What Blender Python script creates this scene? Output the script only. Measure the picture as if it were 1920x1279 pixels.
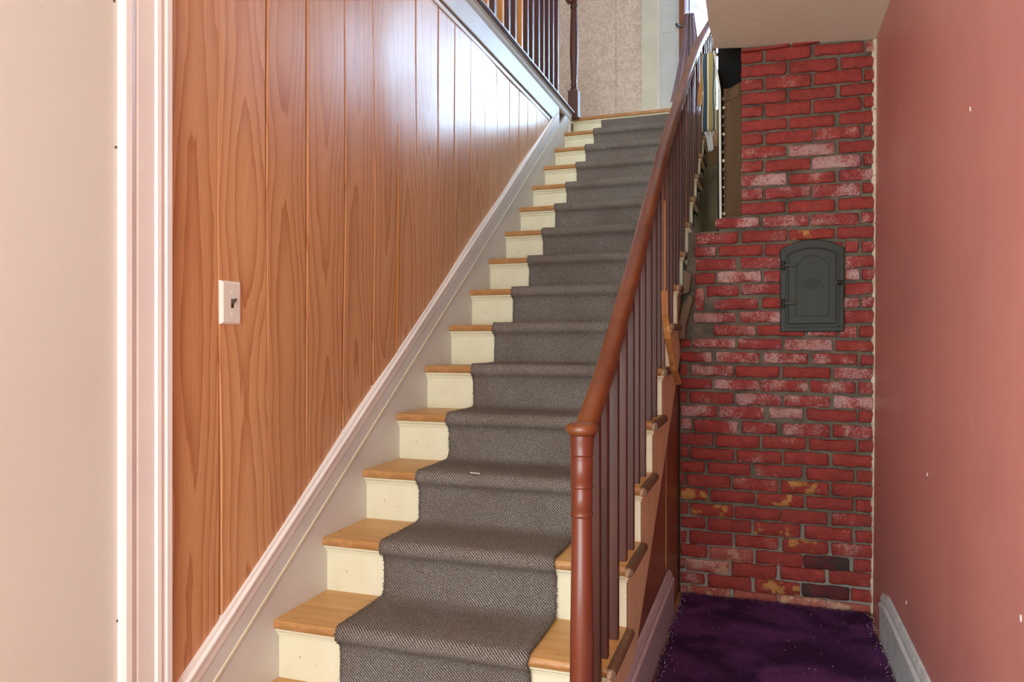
import bpy, bmesh, math, random
from mathutils import Vector, Matrix, noise as mnoise

random.seed(7)
for o in list(bpy.data.objects):
    bpy.data.objects.remove(o, do_unlink=True)
scene = bpy.context.scene
COL = scene.collection

# ------------------------------------------------------------------ camera
H = 1.202                       # eye height above the hall floor
FPX, VPX, HOR = 1380.0, 1434.0, 645.0
YAW = math.atan((VPX - 960) / FPX)
cd = bpy.data.cameras.new('camera')
cam = bpy.data.objects.new('camera', cd); COL.objects.link(cam)
cam.location = (0, 0, H)
cam.rotation_euler = (math.pi / 2, 0, YAW)
cd.sensor_width = 36; cd.lens = FPX / 1920 * 36
cd.shift_y = (HOR - 639.5) / 1920
cd.clip_start = .02
scene.camera = cam

# ------------------------------------------------------------------ world, exposure, daylight, fill
w = bpy.data.worlds.new('world'); scene.world = w; w.use_nodes = True
w.node_tree.nodes['Background'].inputs[0].default_value = (.78, .88, 1, 1)
w.node_tree.nodes['Background'].inputs[1].default_value = 1.0
scene.view_settings.view_transform = 'Standard'
scene.view_settings.look = 'None'
scene.view_settings.exposure = 0.27
scene.view_settings.gamma = 1
scene.view_settings.use_curve_mapping = False

def area(name, loc, rot, sx, sy, power, col):
    l = bpy.data.lights.new(name, 'AREA'); l.shape = 'RECTANGLE'; l.size = sx; l.size_y = sy
    l.energy = power; l.color = col
    o = bpy.data.objects.new(name, l); COL.objects.link(o)
    o.location = loc; o.rotation_euler = rot
    return o
R90 = math.pi / 2
# daylight at the glazed front entrance behind the camera, and the back windows upstairs; two added fills
area('daylight_entrance', (-.45, -1.86, 1.45), (R90, 0, 0), 1.6, 2.0, 80, (.89, 1, 1))
area('fill_side_opening', (-1.5, -.95, 1.2), (0, -R90, 0), 2.0, 1.3, 56, (.9, 1, 1))  # added unseen fill, brightens the pink right wall
area('daylight_upper_window', (-.19, 7.04, H + 2.8), (-R90, 0, 0), .98, 1.6, 150, (.5, .74, 1))
area('daylight_upper_window', (.85, 7.04, H + 2.8), (-R90, 0, 0), .6, 1.6, 95, (.5, .74, 1))
area('fill_upper_front', (-.7, -1.97, 4.3), (R90, 0, 0), 2.4, 1.5, 120, (.98, 1, .95))  # added unseen fill, brightens the wallpaper and landing

# ------------------------------------------------------------------ pixel helpers
FW = Vector((-math.sin(YAW), math.cos(YAW), 0)); RT = Vector((math.cos(YAW), math.sin(YAW), 0))
def ray(px, py): return FW + RT * ((px - 960) / FPX) + Vector((0, 0, (HOR - py) / FPX))
def on_x(px, py, X):
    d = ray(px, py); d = d * (X / d.x); d.z += H; return d
def on_y(px, py, Y):
    d = ray(px, py); d = d * (Y / d.y); d.z += H; return d

# ------------------------------------------------------------------ materials
def lin(c):
    return tuple(((v / 255) / 12.92 if v / 255 <= .04045 else ((v / 255 + .055) / 1.055) ** 2.4) for v in c)
class NT:
    def __init__(s, name):
        m = bpy.data.materials.new(name); m.use_nodes = True
        s.m = m; s.t = m.node_tree; s.b = s.t.nodes['Principled BSDF']
    def n(s, typ, **kw):
        x = s.t.nodes.new(typ)
        for k, v in kw.items(): setattr(x, k, v)
        return x
    def l(s, a, b): s.t.links.new(a, b)
    def val(s, sock, v):
        if hasattr(v, 'is_output'): s.l(v, sock)
        else: sock.default_value = v
    def math(s, op, a, b=0.0, c=None):
        x = s.n('ShaderNodeMath', operation=op)
        s.val(x.inputs[0], a); s.val(x.inputs[1], b)
        if c is not None: s.val(x.inputs[2], c)
        return x.outputs[0]
    def coord(s, kind='Object'): return s.n('ShaderNodeTexCoord').outputs[kind]
    def mapping(s, v, scale=(1, 1, 1), rot=(0, 0, 0), loc=(0, 0, 0)):
        x = s.n('ShaderNodeMapping'); s.l(v, x.inputs[0])
        x.inputs['Scale'].default_value = scale; x.inputs['Rotation'].default_value = rot; x.inputs['Location'].default_value = loc
        return x.outputs[0]
    def noise(s, v, scale, detail=3, rough=.55, dist=0):
        x = s.n('ShaderNodeTexNoise'); s.l(v, x.inputs['Vector'])
        x.inputs['Scale'].default_value = scale; x.inputs['Detail'].default_value = detail
        x.inputs['Roughness'].default_value = rough; x.inputs['Distortion'].default_value = dist
        return x.outputs['Fac']
    def ramp(s, f, stops, interp='LINEAR'):
        x = s.n('ShaderNodeValToRGB'); s.val(x.inputs[0], f); e = x.color_ramp.elements; x.color_ramp.interpolation = interp
        while len(e) < len(stops): e.new(.5)
        for el, (p, c) in zip(e, stops):
            el.position = p; el.color = (*c, 1) if len(c) == 3 else c
        return x.outputs[0]
    def mix(s, f, a, b, blend='MIX'):
        x = s.n('ShaderNodeMix', data_type='RGBA', blend_type=blend)
        s.val(x.inputs[0], f)
        for i, v in ((6, a), (7, b)):
            if hasattr(v, 'is_output'): s.l(v, x.inputs[i])
            else: x.inputs[i].default_value = (*v, 1)
        return x.outputs[2]
    def col(s, v):
        if hasattr(v, 'is_output'): s.l(v, s.b.inputs['Base Color'])
        else: s.b.inputs['Base Color'].default_value = (*v, 1)
    def rough(s, v): s.val(s.b.inputs['Roughness'], v)
    def bump(s, hgt, strength=.3, dist=.01):
        x = s.n('ShaderNodeBump'); s.l(hgt, x.inputs['Height'])
        x.inputs['Strength'].default_value = strength; x.inputs['Distance'].default_value = dist
        s.l(x.outputs[0], s.b.inputs['Normal'])
    def rnd(s): return s.n('ShaderNodeObjectInfo').outputs['Random']

B01 = ((0, (0, 0, 0)), (1, (1, 1, 1)))
def stops(a, b): return ((a, (0, 0, 0)), (b, (1, 1, 1)))

def paint(name, c, c2=None, rough=.45, speck=None, nscale=6, speck_amt=.68, bumpv=.05):
    t = NT(name); v = t.coord()
    base = t.mix(t.ramp(t.noise(v, nscale, 4), stops(.35, .7)), lin(c), lin(c2 or tuple(x * .95 for x in c)))
    if speck:
        sp = t.ramp(t.noise(v, 55, 3, .7), stops(speck_amt, speck_amt + .03))
        base = t.mix(sp, base, lin(speck))
    t.col(base); t.rough(rough)
    t.bump(t.noise(v, 40, 4), bumpv, .01)
    return t.m

def m_panel():
    t = NT('wood_grain_panelling'); v = t.coord(); r = t.rnd()
    s = t.n('ShaderNodeSeparateXYZ'); t.l(v, s.inputs[0]); u, z = s.outputs[1], s.outputs[2]
    off = t.math('MULTIPLY', r, 37.0)
    cz = t.n('ShaderNodeCombineXYZ'); t.l(t.math('ADD', t.math('MULTIPLY', z, .62), off), cz.inputs[2]); t.l(off, cz.inputs[0])
    t.l(t.math('MULTIPLY', u, 1.5), cz.inputs[1])
    n1 = t.noise(cz.outputs[0], 1.0, 1.5, .45)
    cw = t.n('ShaderNodeCombineXYZ'); t.l(t.math('ADD', t.math('MULTIPLY', z, 1.1), t.math('MULTIPLY', off, 1.7)), cw.inputs[2])
    wob = t.math('MULTIPLY', t.math('SUBTRACT', t.noise(cw.outputs[0], 1.0, 2), .5), .10)
    uu = t.math('MULTIPLY', t.math('ADD', u, wob), 9.0)
    fine = t.noise(t.mapping(v, (1, 26, 2.4)), 1.0, 3)
    g = t.math('ADD', t.math('MULTIPLY', t.math('POWER', t.math('ABSOLUTE', uu), 1.5), 1.5), t.math('MULTIPLY', n1, 6.5))
    g = t.math('ADD', g, t.math('MULTIPLY', fine, .45))
    fr = t.math('FRACT', t.math('MULTIPLY', g, 2.1))
    band = t.ramp(fr, ((0, (0, 0, 0)), (.55, (.22,) * 3), (.88, (.75,) * 3), (.94, (1,) * 3), (1, (.05,) * 3)))
    fib = t.noise(t.mapping(v, (1, 300, 9)), 1.0, 3)
    c = t.mix(t.math('MULTIPLY', band, .8), lin((222, 168, 120)), lin((176, 112, 70)))
    c = t.mix(t.math('MULTIPLY', t.ramp(fib, stops(.4, .75)), .4), c, lin((182, 118, 80)))
    tint = t.mix(r, (1, 1, 1), (.86, .8, .78))
    c = t.mix(.6, c, tint, 'MULTIPLY')
    t.col(c); t.rough(.27); t.b.inputs['Specular IOR Level'].default_value = .5
    t.bump(fib, .04, .004)
    return t.m

def m_wood(name, c, c2, rough=.4, axis='X', scale=1.0, wear=None, wear_amt=.62, coat=0):
    t = NT(name); v = t.coord(); sc = {'X': (2, 26, 26), 'Y': (26, 2, 26), 'Z': (26, 26, 2)}[axis]
    r = t.math('MULTIPLY', t.rnd(), 20.0)
    cv = t.n('ShaderNodeVectorMath', operation='ADD'); t.l(t.mapping(v, tuple(q * scale for q in sc)), cv.inputs[0]); t.l(r, cv.inputs[1])
    n = t.noise(cv.outputs[0], 1.0, 4, .6, .6)
    c_ = t.mix(t.ramp(n, stops(.3, .72)), lin(c), lin(c2))
    if wear:
        wn = t.noise(v, 22, 5, .7)
        c_ = t.mix(t.ramp(wn, stops(wear_amt, wear_amt + .08)), c_, lin(wear))
    t.col(c_); t.rough(rough); t.b.inputs['Coat Weight'].default_value = coat; t.b.inputs['Coat Roughness'].default_value = .25
    t.bump(n, .06, .004)
    return t.m

def m_brick(name, c, c2, dust, dust_lo, extra=None, extra_lo=.55, rough=.42):
    t = NT(name); v = t.coord('Object')
    r = t.rnd(); rv = t.n('ShaderNodeVectorMath', operation='ADD'); t.l(v, rv.inputs[0])
    cr = t.n('ShaderNodeCombineXYZ'); t.l(t.math('MULTIPLY', r, 31.0), cr.inputs[0]); t.l(t.math('MULTIPLY', r, 17.0), cr.inputs[2])
    t.l(cr.outputs[0], rv.inputs[1]); v = rv.outputs[0]
    n = t.noise(v, 18, 5, .65)
    base = t.mix(t.ramp(n, stops(.3, .7)), lin(c), lin(c2))
    if extra:
        base = t.mix(t.ramp(t.noise(v, 13, 3, .6), stops(extra_lo, extra_lo + .06)), base, lin(extra))
    big = t.noise(v, 7, 3, .6)
    sm = t.noise(t.mapping(v, (1, 1, 1.3)), 105, 6, .85)
    lo = t.math('ADD', t.math('MULTIPLY', big, .55), t.math('MULTIPLY', sm, .6))
    lo = t.math('ADD', lo, t.math('MULTIPLY', t.math('SUBTRACT', r, .5), .10))
    f = t.ramp(lo, stops(dust_lo, dust_lo + .09))
    base = t.mix(t.math('MULTIPLY', f, .7), base, lin(dust))
    dk = t.ramp(t.noise(v, 46, 5, .8), stops(.60, .68)); base = t.mix(t.math('MULTIPLY', dk, .55), base, lin((70, 34, 32)))
    base = t.mix(t.math('MULTIPLY', t.math('FRACT', t.math('MULTIPLY', r, 7.3)), .3), base, lin((128, 48, 44)))
    t.col(base); t.rough(rough)
    t.bump(t.math('ADD', t.noise(v, 75, 5, .7), t.math('MULTIPLY', n, 1.2)), 1.0, .008)
    return t.m

def m_runner():
    t = NT('grey_twill_carpet'); v = t.coord('Generated')
    v = t.n('ShaderNodeUVMap'); v.uv_map = 'UVMap'; uv = v.outputs[0]
    wv = t.n('ShaderNodeTexWave', wave_type='BANDS', bands_direction='DIAGONAL'); t.l(t.mapping(uv, (1, 1, 1)), wv.inputs[0])
    wv.inputs['Scale'].default_value = 62; wv.inputs['Distortion'].default_value = 2.2; wv.inputs['Detail'].default_value = 2; wv.inputs['Detail Scale'].default_value = 3
    n = t.noise(uv, 260, 4, .85)
    m = t.math('ADD', t.math('MULTIPLY', wv.outputs['Fac'], .26), t.math('MULTIPLY', n, .78))
    big = t.noise(uv, 3.5, 3)
    c = t.ramp(m, ((.28, lin((44, 43, 44))), (.5, lin((106, 100, 96))), (.70, lin((196, 186, 178)))))
    c = t.mix(t.math('MULTIPLY', t.ramp(big, stops(.4, .65)), .35), c, lin((104, 84, 74)))
    t.col(c); t.rough(.95); t.b.inputs['Specular IOR Level'].default_value = .1
    t.bump(m, .9, .005)
    return t.m

def m_purple():
    t = NT('purple_carpet'); v = t.coord()
    big = t.noise(v, 3.0, 3, .55, 1.2); n = t.noise(v, 260, 3, .8)
    c = t.mix(t.ramp(big, stops(.38, .62)), lin((64, 34, 70)), lin((128, 70, 126)))
    c = t.mix(t.math('MULTIPLY', n, .5), c, lin((40, 20, 48)))
    t.col(c); t.rough(.95); t.b.inputs['Specular IOR Level'].default_value = .1
    t.b.inputs['Sheen Weight'].default_value = .25; t.b.inputs['Sheen Tint'].default_value = (*lin((150, 90, 160)), 1)
    t.bump(n, .8, .01)
    return t.m

def m_rwall():
    t = NT('pink_painted_plaster'); v = t.coord()
    big = t.noise(v, 1.6, 3); st = t.noise(t.mapping(v, (1, 9, .8)), 1.6, 4)
    c = t.mix(t.ramp(big, stops(.35, .7)), lin((212, 142, 132)), lin((200, 130, 126)))
    c = t.mix(t.math('MULTIPLY', t.ramp(st, stops(.55, .75)), .35), c, lin((214, 150, 144)))
    sc = t.noise(t.mapping(v, (1, 60, 5)), 1.0, 4, .7)
    c = t.mix(t.math('MULTIPLY', t.ramp(sc, stops(.73, .78)), .5), c, lin((236, 208, 200)))
    t.col(c); t.rough(.38); t.bump(t.noise(v, 5, 3), .12, .02)
    return t.m

def m_wallpaper():
    t = NT('beige_damask_wallpaper'); v = t.coord()
    n = t.noise(v, 26, 4, .7, 1.5)
    c = t.mix(t.ramp(n, stops(.42, .58)), lin((196, 178, 168)), lin((222, 208, 196)))
    t.col(c); t.rough(.4); t.bump(n, .1, .003)
    return t.m

def m_iron():
    t = NT('dark_cast_iron'); v = t.coord(); n = t.noise(v, 30, 4)
    t.col(t.mix(t.ramp(n, stops(.3, .75)), lin((33, 33, 24)), lin((48, 47, 37)))); t.rough(.5); t.b.inputs['Specular IOR Level'].default_value = .35
    t.b.inputs['Metallic'].default_value = .0; t.bump(t.noise(v, 120, 4), .15, .003)
    return t.m

def m_stripes():
    t = NT('striped_ticking_fabric'); v = t.n('ShaderNodeUVMap'); v.uv_map = 'UVMap'
    s = t.n('ShaderNodeSeparateXYZ'); t.l(v.outputs[0], s.inputs[0])
    cr = lin((222, 212, 178)); bl = lin((60, 84, 110)); dk = lin((44, 52, 58)); tn = lin((168, 146, 92))
    t.col(t.ramp(s.outputs[0], ((0, cr), (.18, cr), (.19, bl), (.38, dk), (.42, cr), (.5, tn), (.66, tn), (.70, bl), (.80, cr)), 'CONSTANT'))
    t.rough(.85); return t.m

M = {}
M['panel'] = m_panel()
M['white'] = paint('white_gloss_paint', (238, 232, 228), (228, 222, 220), .35, (150, 120, 95), 3, .73)
M['skirt'] = paint('off_white_stair_paint', (218, 218, 216), (208, 206, 204), .38, (120, 100, 84), 3, .735)
M['cream'] = paint('cream_paint', (234, 230, 204), (224, 218, 188), .42, (176, 150, 112), 5, .70)
M['leftwall'] = paint('pale_cream_wall', (216, 214, 206), (212, 208, 200), .6, None, 1.2)
M['ceil'] = paint('beige_plaster', (240, 235, 214), (234, 228, 204), .8, None, 3, bumpv=.12)
M['plaster'] = paint('grey_old_plaster', (176, 164, 130), (138, 128, 102), .9, (80, 54, 44), 5, .62, .5)
M['plasterbead'] = paint('cream_rough_plaster', (232, 222, 196), (200, 186, 160), .85, (150, 130, 110), 25, .6, .6)
M['mortar'] = paint('grey_mortar', (110, 100, 84), (70, 62, 52), .9, (146, 142, 134), 9, .6, .8)
def m_mortar():
    t = NT('grey_mortar_limed_low'); v = t.coord(); s = t.n('ShaderNodeSeparateXYZ'); t.l(v, s.inputs[0])
    n = t.noise(v, 9, 4, .65); c = t.mix(t.ramp(n, stops(.35, .7)), lin((124, 114, 98)), lin((80, 72, 62)))
    low = t.ramp(t.math('ADD', t.math('MULTIPLY', s.outputs[2], -1.2), n), stops(-.05, .35))
    c = t.mix(t.math('MULTIPLY', low, .75), c, lin((170, 164, 156)))
    t.col(c); t.rough(.9); t.bump(t.noise(v, 60, 4, .7), .8, .01)
    return t.m
M['brickmortar'] = m_mortar()
M['brick'] = m_brick('red_painted_brick', (178, 64, 54), (140, 49, 44), (222, 184, 174), .65)
M['brick_dusty'] = m_brick('red_dusty_brick', (176, 60, 55), (136, 47, 46), (230, 200, 194), .565)
M['brick_ochre'] = m_brick('red_ochre_brick', (172, 62, 48), (146, 48, 44), (222, 180, 160), .68, (200, 140, 74), .52)
M['brick_dark'] = m_brick('dark_burnt_brick', (112, 44, 46), (84, 34, 38), (160, 120, 118), .74, (66, 48, 46), .5, .7)
M['brick_pale'] = m_brick('pale_pink_brick', (196, 112, 96), (168, 74, 68), (228, 196, 178), .60, (212, 158, 128), .5, .7)
M['purple'] = m_purple()
M['runner'] = m_runner()
M['rwall'] = m_rwall()
M['wallpaper'] = m_wallpaper()
M['iron'] = m_iron()
def m_tread():
    t = NT('honey_worn_tread_wood'); v = t.coord(); r = t.math('MULTIPLY', t.rnd(), 20.0)
    cv = t.n('ShaderNodeVectorMath', operation='ADD'); t.l(t.mapping(v, (2, 26, 26)), cv.inputs[0]); t.l(r, cv.inputs[1])
    n = t.noise(cv.outputs[0], 1.0, 4, .6, .6)
    c = t.mix(t.ramp(n, stops(.3, .72)), lin((212, 166, 106)), lin((192, 142, 82)))
    s = t.n('ShaderNodeSeparateXYZ'); t.l(v, s.inputs[0])
    wn = t.noise(t.mapping(v, (14, 60, 60)), 1.0, 5, .75)
    e = t.ramp(t.math('ADD', t.math('MULTIPLY', s.outputs[1], -30.0), t.math('MULTIPLY', wn, 1.1)), stops(.12, .5))
    c = t.mix(t.math('MULTIPLY', e, .8), c, t.mix(t.ramp(wn, stops(.45, .6)), lin((138, 86, 44)), lin((190, 138, 86))))
    c = t.mix(t.math('MULTIPLY', t.ramp(t.noise(v, 14, 5, .7), stops(.58, .7)), .5), c, lin((160, 108, 58)))
    t.col(c); t.rough(.42); t.bump(n, .06, .004)
    return t.m
M['tread'] = m_tread()
M['edge'] = m_wood('scuffed_nosing_wood', (128, 98, 74), (94, 72, 56), .6, 'Y', 1, (196, 160, 124), .56)
M['tan'] = m_wood('bare_tan_board', (242, 218, 174), (226, 194, 148), .55, 'Z', .6, (150, 108, 74), .66)
M['mahog'] = m_wood('dark_mahogany_varnish', (92, 48, 36), (66, 32, 26), .42, 'Z', 1, None, .6, .0)
M['rail'] = m_wood('worn_handrail_varnish', (128, 70, 34), (96, 46, 22), .34, 'Y', .5, (168, 96, 48), .69, .15)
M['newel'] = m_wood('red_brown_newel_varnish', (118, 52, 30), (88, 36, 20), .3, 'Z', .6, None, .6, .15)
M['honey'] = m_wood('honey_pine', (218, 152, 70), (196, 124, 48), .4, 'Z', 1)
M['rawwood'] = m_wood('raw_split_wood', (206, 150, 84), (160, 96, 44), .6, 'Z', 1, (226, 180, 116), .6)
M['brownpanel'] = m_wood('red_brown_hardboard', (150, 92, 62), (128, 72, 48), .35, 'Z', .35)
M['oldwood'] = m_wood('old_brown_stud', (104, 74, 38), (76, 52, 24), .75, 'Z', .6, (70, 46, 26), .62)
M['greywood'] = m_wood('grey_weathered_wood', (134, 116, 94), (100, 84, 66), .85, 'Z', .8)
M['floorwood'] = m_wood('lightened_floor_boards', (196, 156, 112), (170, 128, 86), .45, 'Y', .4)  # boards lightened to bounce daylight up to the ceiling
M['base'] = paint('lavender_white_baseboard', (206, 194, 200), (190, 178, 184), .4, (150, 140, 140), 5, .7)
M['basegrey'] = paint('worn_grey_white_baseboard', (220, 224, 228), (188, 194, 202), .5, (236, 236, 230), 9, .6, .3)
M['door'] = paint('pale_blue_white_paint', (198, 206, 210), (190, 198, 202), .4)
M['casing'] = paint('pale_green_white_paint', (208, 208, 196), (198, 200, 186), .4)
M['plastic'] = paint('white_plastic', (240, 234, 226), (238, 232, 224), .3, bumpv=0)
M['toggle'] = paint('brown_toggle', (74, 62, 52), (60, 50, 42), .4, bumpv=0)
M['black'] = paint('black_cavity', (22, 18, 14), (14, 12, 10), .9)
M['curtain'] = paint('mauve_curtain_cloth', (150, 132, 146), (132, 114, 130), .9)
M['stripe'] = m_stripes()
M['lint'] = paint('white_lint', (236, 232, 228), None, .9)
def m_sheer():
    t = NT('lilac_sheer_cloth'); t.col(lin((214, 208, 222))); t.rough(.9)
    t.b.inputs['Transmission Weight'].default_value = .0
    tr = t.n('ShaderNodeBsdfTranslucent'); tr.inputs[0].default_value = (*lin((220, 214, 232)), 1)
    mx = t.n('ShaderNodeMixShader'); mx.inputs[0].default_value = .35
    out = t.t.nodes['Material Output']; t.l(t.b.outputs[0], mx.inputs[1]); t.l(tr.outputs[0], mx.inputs[2]); t.l(mx.outputs[0], out.inputs[0])
    return t.m
M['sheer'] = m_sheer()
def m_glass():
    t = NT('window_glass'); t.col((1, 1, 1)); t.rough(0.02); t.b.inputs['Transmission Weight'].default_value = 1; t.b.inputs['IOR'].default_value = 1.05
    return t.m
M['glass'] = m_glass()

# ------------------------------------------------------------------ mesh helpers
class MB:
    def __init__(s): s.v = []; s.f = []; s.uv = None
    def add(s, vs, fs):
        o = len(s.v); s.v += [tuple(p) for p in vs]; s.f += [tuple(i + o for i in f) for f in fs]; return s
    def box(s, x0, x1, y0, y1, z0, z1):
        return s.add([(x0, y0, z0), (x1, y0, z0), (x1, y1, z0), (x0, y1, z0), (x0, y0, z1), (x1, y0, z1), (x1, y1, z1), (x0, y1, z1)],
                     [(0, 3, 2, 1), (4, 5, 6, 7), (0, 1, 5, 4), (1, 2, 6, 5), (2, 3, 7, 6), (3, 0, 4, 7)])
    def prism(s, pts, axis, a, b):
        """extrude a closed outline; axis 'x': pts are (y,z); 'y': (x,z); 'z': (x,y)"""
        def P(p, t):
            return (t, p[0], p[1]) if axis == 'x' else ((p[0], t, p[1]) if axis == 'y' else (p[0], p[1], t))
        n = len(pts)
        return s.add([P(p, a) for p in pts] + [P(p, b) for p in pts],
                     [tuple(range(n))[::-1], tuple(range(n, 2 * n))] + [(i, (i + 1) % n, n + (i + 1) % n, n + i) for i in range(n)])
    def sweep(s, path, prof, up=Vector((0, 0, 1)), cap=True):
        """prof: (side, up) pairs, swept along path"""
        path = [Vector(p) for p in path]; n = len(prof); vs = []
        for i, p in enumerate(path):
            d = (path[min(i + 1, len(path) - 1)] - path[max(i - 1, 0)]).normalized()
            side = d.cross(up).normalized(); u2 = side.cross(d).normalized()
            vs += [p + side * a + u2 * b for a, b in prof]
        fs = []
        for i in range(len(path) - 1):
            for j in range(n):
                fs.append((i * n + j, i * n + (j + 1) % n, (i + 1) * n + (j + 1) % n, (i + 1) * n + j))
        if cap: fs += [tuple(range(n))[::-1], tuple(range(len(vs) - n, len(vs)))]
        return s.add(vs, fs)
    def lathe(s, c, prof, seg=28):
        """prof: (radius, z)"""
        vs = []
        for r, z in prof:
            for j in range(seg):
                a = 2 * math.pi * j / seg; vs.append((c[0] + r * math.cos(a), c[1] + r * math.sin(a), c[2] + z))
        fs = []
        for i in range(len(prof) - 1):
            for j in range(seg):
                fs.append((i * seg + j, i * seg + (j + 1) % seg, (i + 1) * seg + (j + 1) % seg, (i + 1) * seg + j))
        fs += [tuple(range(seg))[::-1], tuple(range(len(vs) - seg, len(vs)))]
        return s.add(vs, fs)
    def build(s, name, mat, parent=None, bevel=0, smooth=False, center=None, seg=2):
        me = bpy.data.meshes.new(name)
        c = Vector(center) if center else Vector((0, 0, 0))
        me.from_pydata([tuple(Vector(v) - c) for v in s.v], [], s.f); me.update()
        bm = bmesh.new(); bm.from_mesh(me); bmesh.ops.recalc_face_normals(bm, faces=bm.faces); bm.to_mesh(me); bm.free()
        me.materials.append(M[mat] if isinstance(mat, str) else mat)
        o = bpy.data.objects.new(name, me); COL.objects.link(o); o.location = c
        if parent:
            o.parent = parent
            o.location = c - world_loc(parent)
        if smooth:
            for p in me.polygons: p.use_smooth = True
        if bevel:
            b = o.modifiers.new('bevel', 'BEVEL'); b.width = bevel; b.segments = seg; b.limit_method = 'ANGLE'; b.angle_limit = math.radians(40)
        return o
def world_loc(o):
    p = Vector(o.location)
    while o.parent: o = o.parent; p += Vector(o.location)
    return p
def tag(o, label, cat, group=None):
    o['label'] = label; o['category'] = cat
    if group: o['group'] = group
    return o
def struct(o, label=None, cat=None):
    o['kind'] = 'structure'
    if label: o['label'] = label
    if cat: o['category'] = cat
    return o
def empty(name, loc):
    o = bpy.data.objects.new(name, None); COL.objects.link(o); o.location = loc; o.empty_display_size = .1
    return o
def smooth_angle(o, deg=35):
    me = o.data
    for p in me.polygons: p.use_smooth = True
    me.set_sharp_from_angle(angle=math.radians(deg))

# ------------------------------------------------------------------ dimensions
RUN, RISE, Y0 = .26162, .18443, 1.60286
Yk = lambda k: Y0 + RUN * k                 # nosing front of tread k
Zk = lambda k: RISE * (k + 1)               # top of tread k (k = 15 is the landing)
nose = lambda y: RISE * ((y - Y0) / RUN + 1)  # height of the line through the nosings
XW = -1.424      # left wall behind the boards
XS = -1.404      # stair face of the wall skirt
XO = -.385       # outer side of the stair
ZL = Zk(15)      # upper floor
YB = 3.61        # brick face
ZF0, ZF1 = H + 1.55, H + 1.75

# ------------------------------------------------------------------ floor, outer walls, ceilings
fl = struct(MB().box(-3.2, 1.6, -2.0, 7.2, -.12, 0).build('floor', 'floorwood'), 'brown wooden hall floor under stair and carpet', 'floor')
wr = MB()
NY, NZ = 14, 10
def xr(y, z): return .452 + .016 * (z / 2.6) + .003 * mnoise.noise(Vector((y * 1.3, z * 1.1, 3)))
vs = []
for i in range(NY + 1):
    for j in range(NZ + 1):
        y = -1.9 + (3.68 + 1.9) * i / NY; z = 2.66 * j / NZ; vs.append((xr(y, z), y, z))
vo = len(vs)
vs += [(.56, p[1], p[2]) for p in vs]
q = lambda i, j: i * (NZ + 1) + j
fs = []
for i in range(NY):
    for j in range(NZ):
        fs.append((q(i, j), q(i + 1, j), q(i + 1, j + 1), q(i, j + 1)))
        fs.append((vo + q(i, j), vo + q(i, j + 1), vo + q(i + 1, j + 1), vo + q(i + 1, j)))
for i in range(NY):
    for j in (0, NZ): fs.append((q(i, j), q(i + 1, j), vo + q(i + 1, j), vo + q(i, j)))
for j in range(NZ):
    for i in (0, NY): fs.append((q(i, j), q(i, j + 1), vo + q(i, j + 1), vo + q(i, j)))
wr.add(vs, fs)
wall_right = struct(wr.build('wall_right', 'rwall', smooth=False), 'pink painted plaster wall with pale scuffs beside the brick', 'wall')
smooth_angle(wall_right)
# small chips through the paint
for (px, py, sx, sz) in ((1912, 1159, .003, .012), (1738, 890, .0005, .011), (1700, 1130, .0005, .012), (1812, 205, .0005, .009)):
    p = on_x(px, py, .455); x = xr(p.y, p.z); m = MB(); n = 9
    pts = [(p.y + sx * 1.6 * math.cos(a) * random.uniform(.7, 1.2), p.z + sz * .6 * math.sin(a) * random.uniform(.8, 1.1)) for a in [2 * math.pi * i / n for i in range(n)]]
    m.prism(pts, 'x', x - .0015, x + .002).build('paint_chip', 'lint', wall_right)

# left wall: backing, then one board after another
wall_left = struct(MB().box(-1.56, XW - .004, -.25, 5.56, 0, ZF0 + .06).box(-1.56, XW - .004, -1.9, -1.65, 0, ZF0 + .06).box(-1.56, XW - .004, -1.65, -.25, 2.25, ZF0 + .06).build('wall_left', 'mortar'), 'left stair wall clad in orange brown wood-grain boards', 'wall')  # gap behind the camera cut for the added side fill
def bulge(y, z):
    b = .008 * mnoise.noise(Vector((y * 1.9, z * 1.0, 9)))
    b += .012 * math.exp(-((y - 2.62) / .16) ** 2) * math.exp(-((z - 2.0) / .75) ** 2) * (1 if y < 2.665 else .15)
    return b
grooves = [1.455, 1.648, 1.854, 2.054, 2.281, 2.481, 2.662, 2.855, 3.08, 3.265, 3.463, 3.659, 3.859, 4.088, 4.258, 4.418, 4.60, 4.80, 5.0, 5.2, 5.4]
for i in range(len(grooves) - 1):
    y0, y1 = grooves[i] + .0012, grooves[i + 1] - .0012
    zb = max(0, nose(y0) + .12); zt = ZF0 + .02
    if zb > zt - .02: break
    m = MB(); ny, nz = 5, 14; vs = []
    for a in range(ny + 1):
        y = y0 + (y1 - y0) * (0, .02, .3, .7, .98, 1)[a]
        z0 = max(0, nose(y) + .12)
        for b in range(nz + 1):
            z = z0 + (zt - z0) * b / nz
            x = XW + .010 + bulge(y, z) - (.0025 if a in (0, ny) else 0)
            vs.append((x, y + .006 * math.sin(z * 2 + i) * (1 if 0 < i < 19 else 0), z))
    n0 = len(vs); vs += [(XW - .002, p[1], p[2]) for p in vs]
    g = lambda a, b: a * (nz + 1) + b
    fs = [(g(a, b), g(a + 1, b), g(a + 1, b + 1), g(a, b + 1)) for a in range(ny) for b in range(nz)]
    for b in range(nz):
        for a in (0, ny): fs.append((g(a, b), g(a, b + 1), n0 + g(a, b + 1), n0 + g(a, b)))
    for a in range(ny):
        for b in (0, nz): fs.append((g(a, b), g(a + 1, b), n0 + g(a + 1, b), n0 + g(a, b)))
    m.add(vs, fs)
    o = m.build('panel_board', 'panel', wall_left, center=(XW, (y0 + y1) / 2, 0))
    smooth_angle(o, 14)
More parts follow.
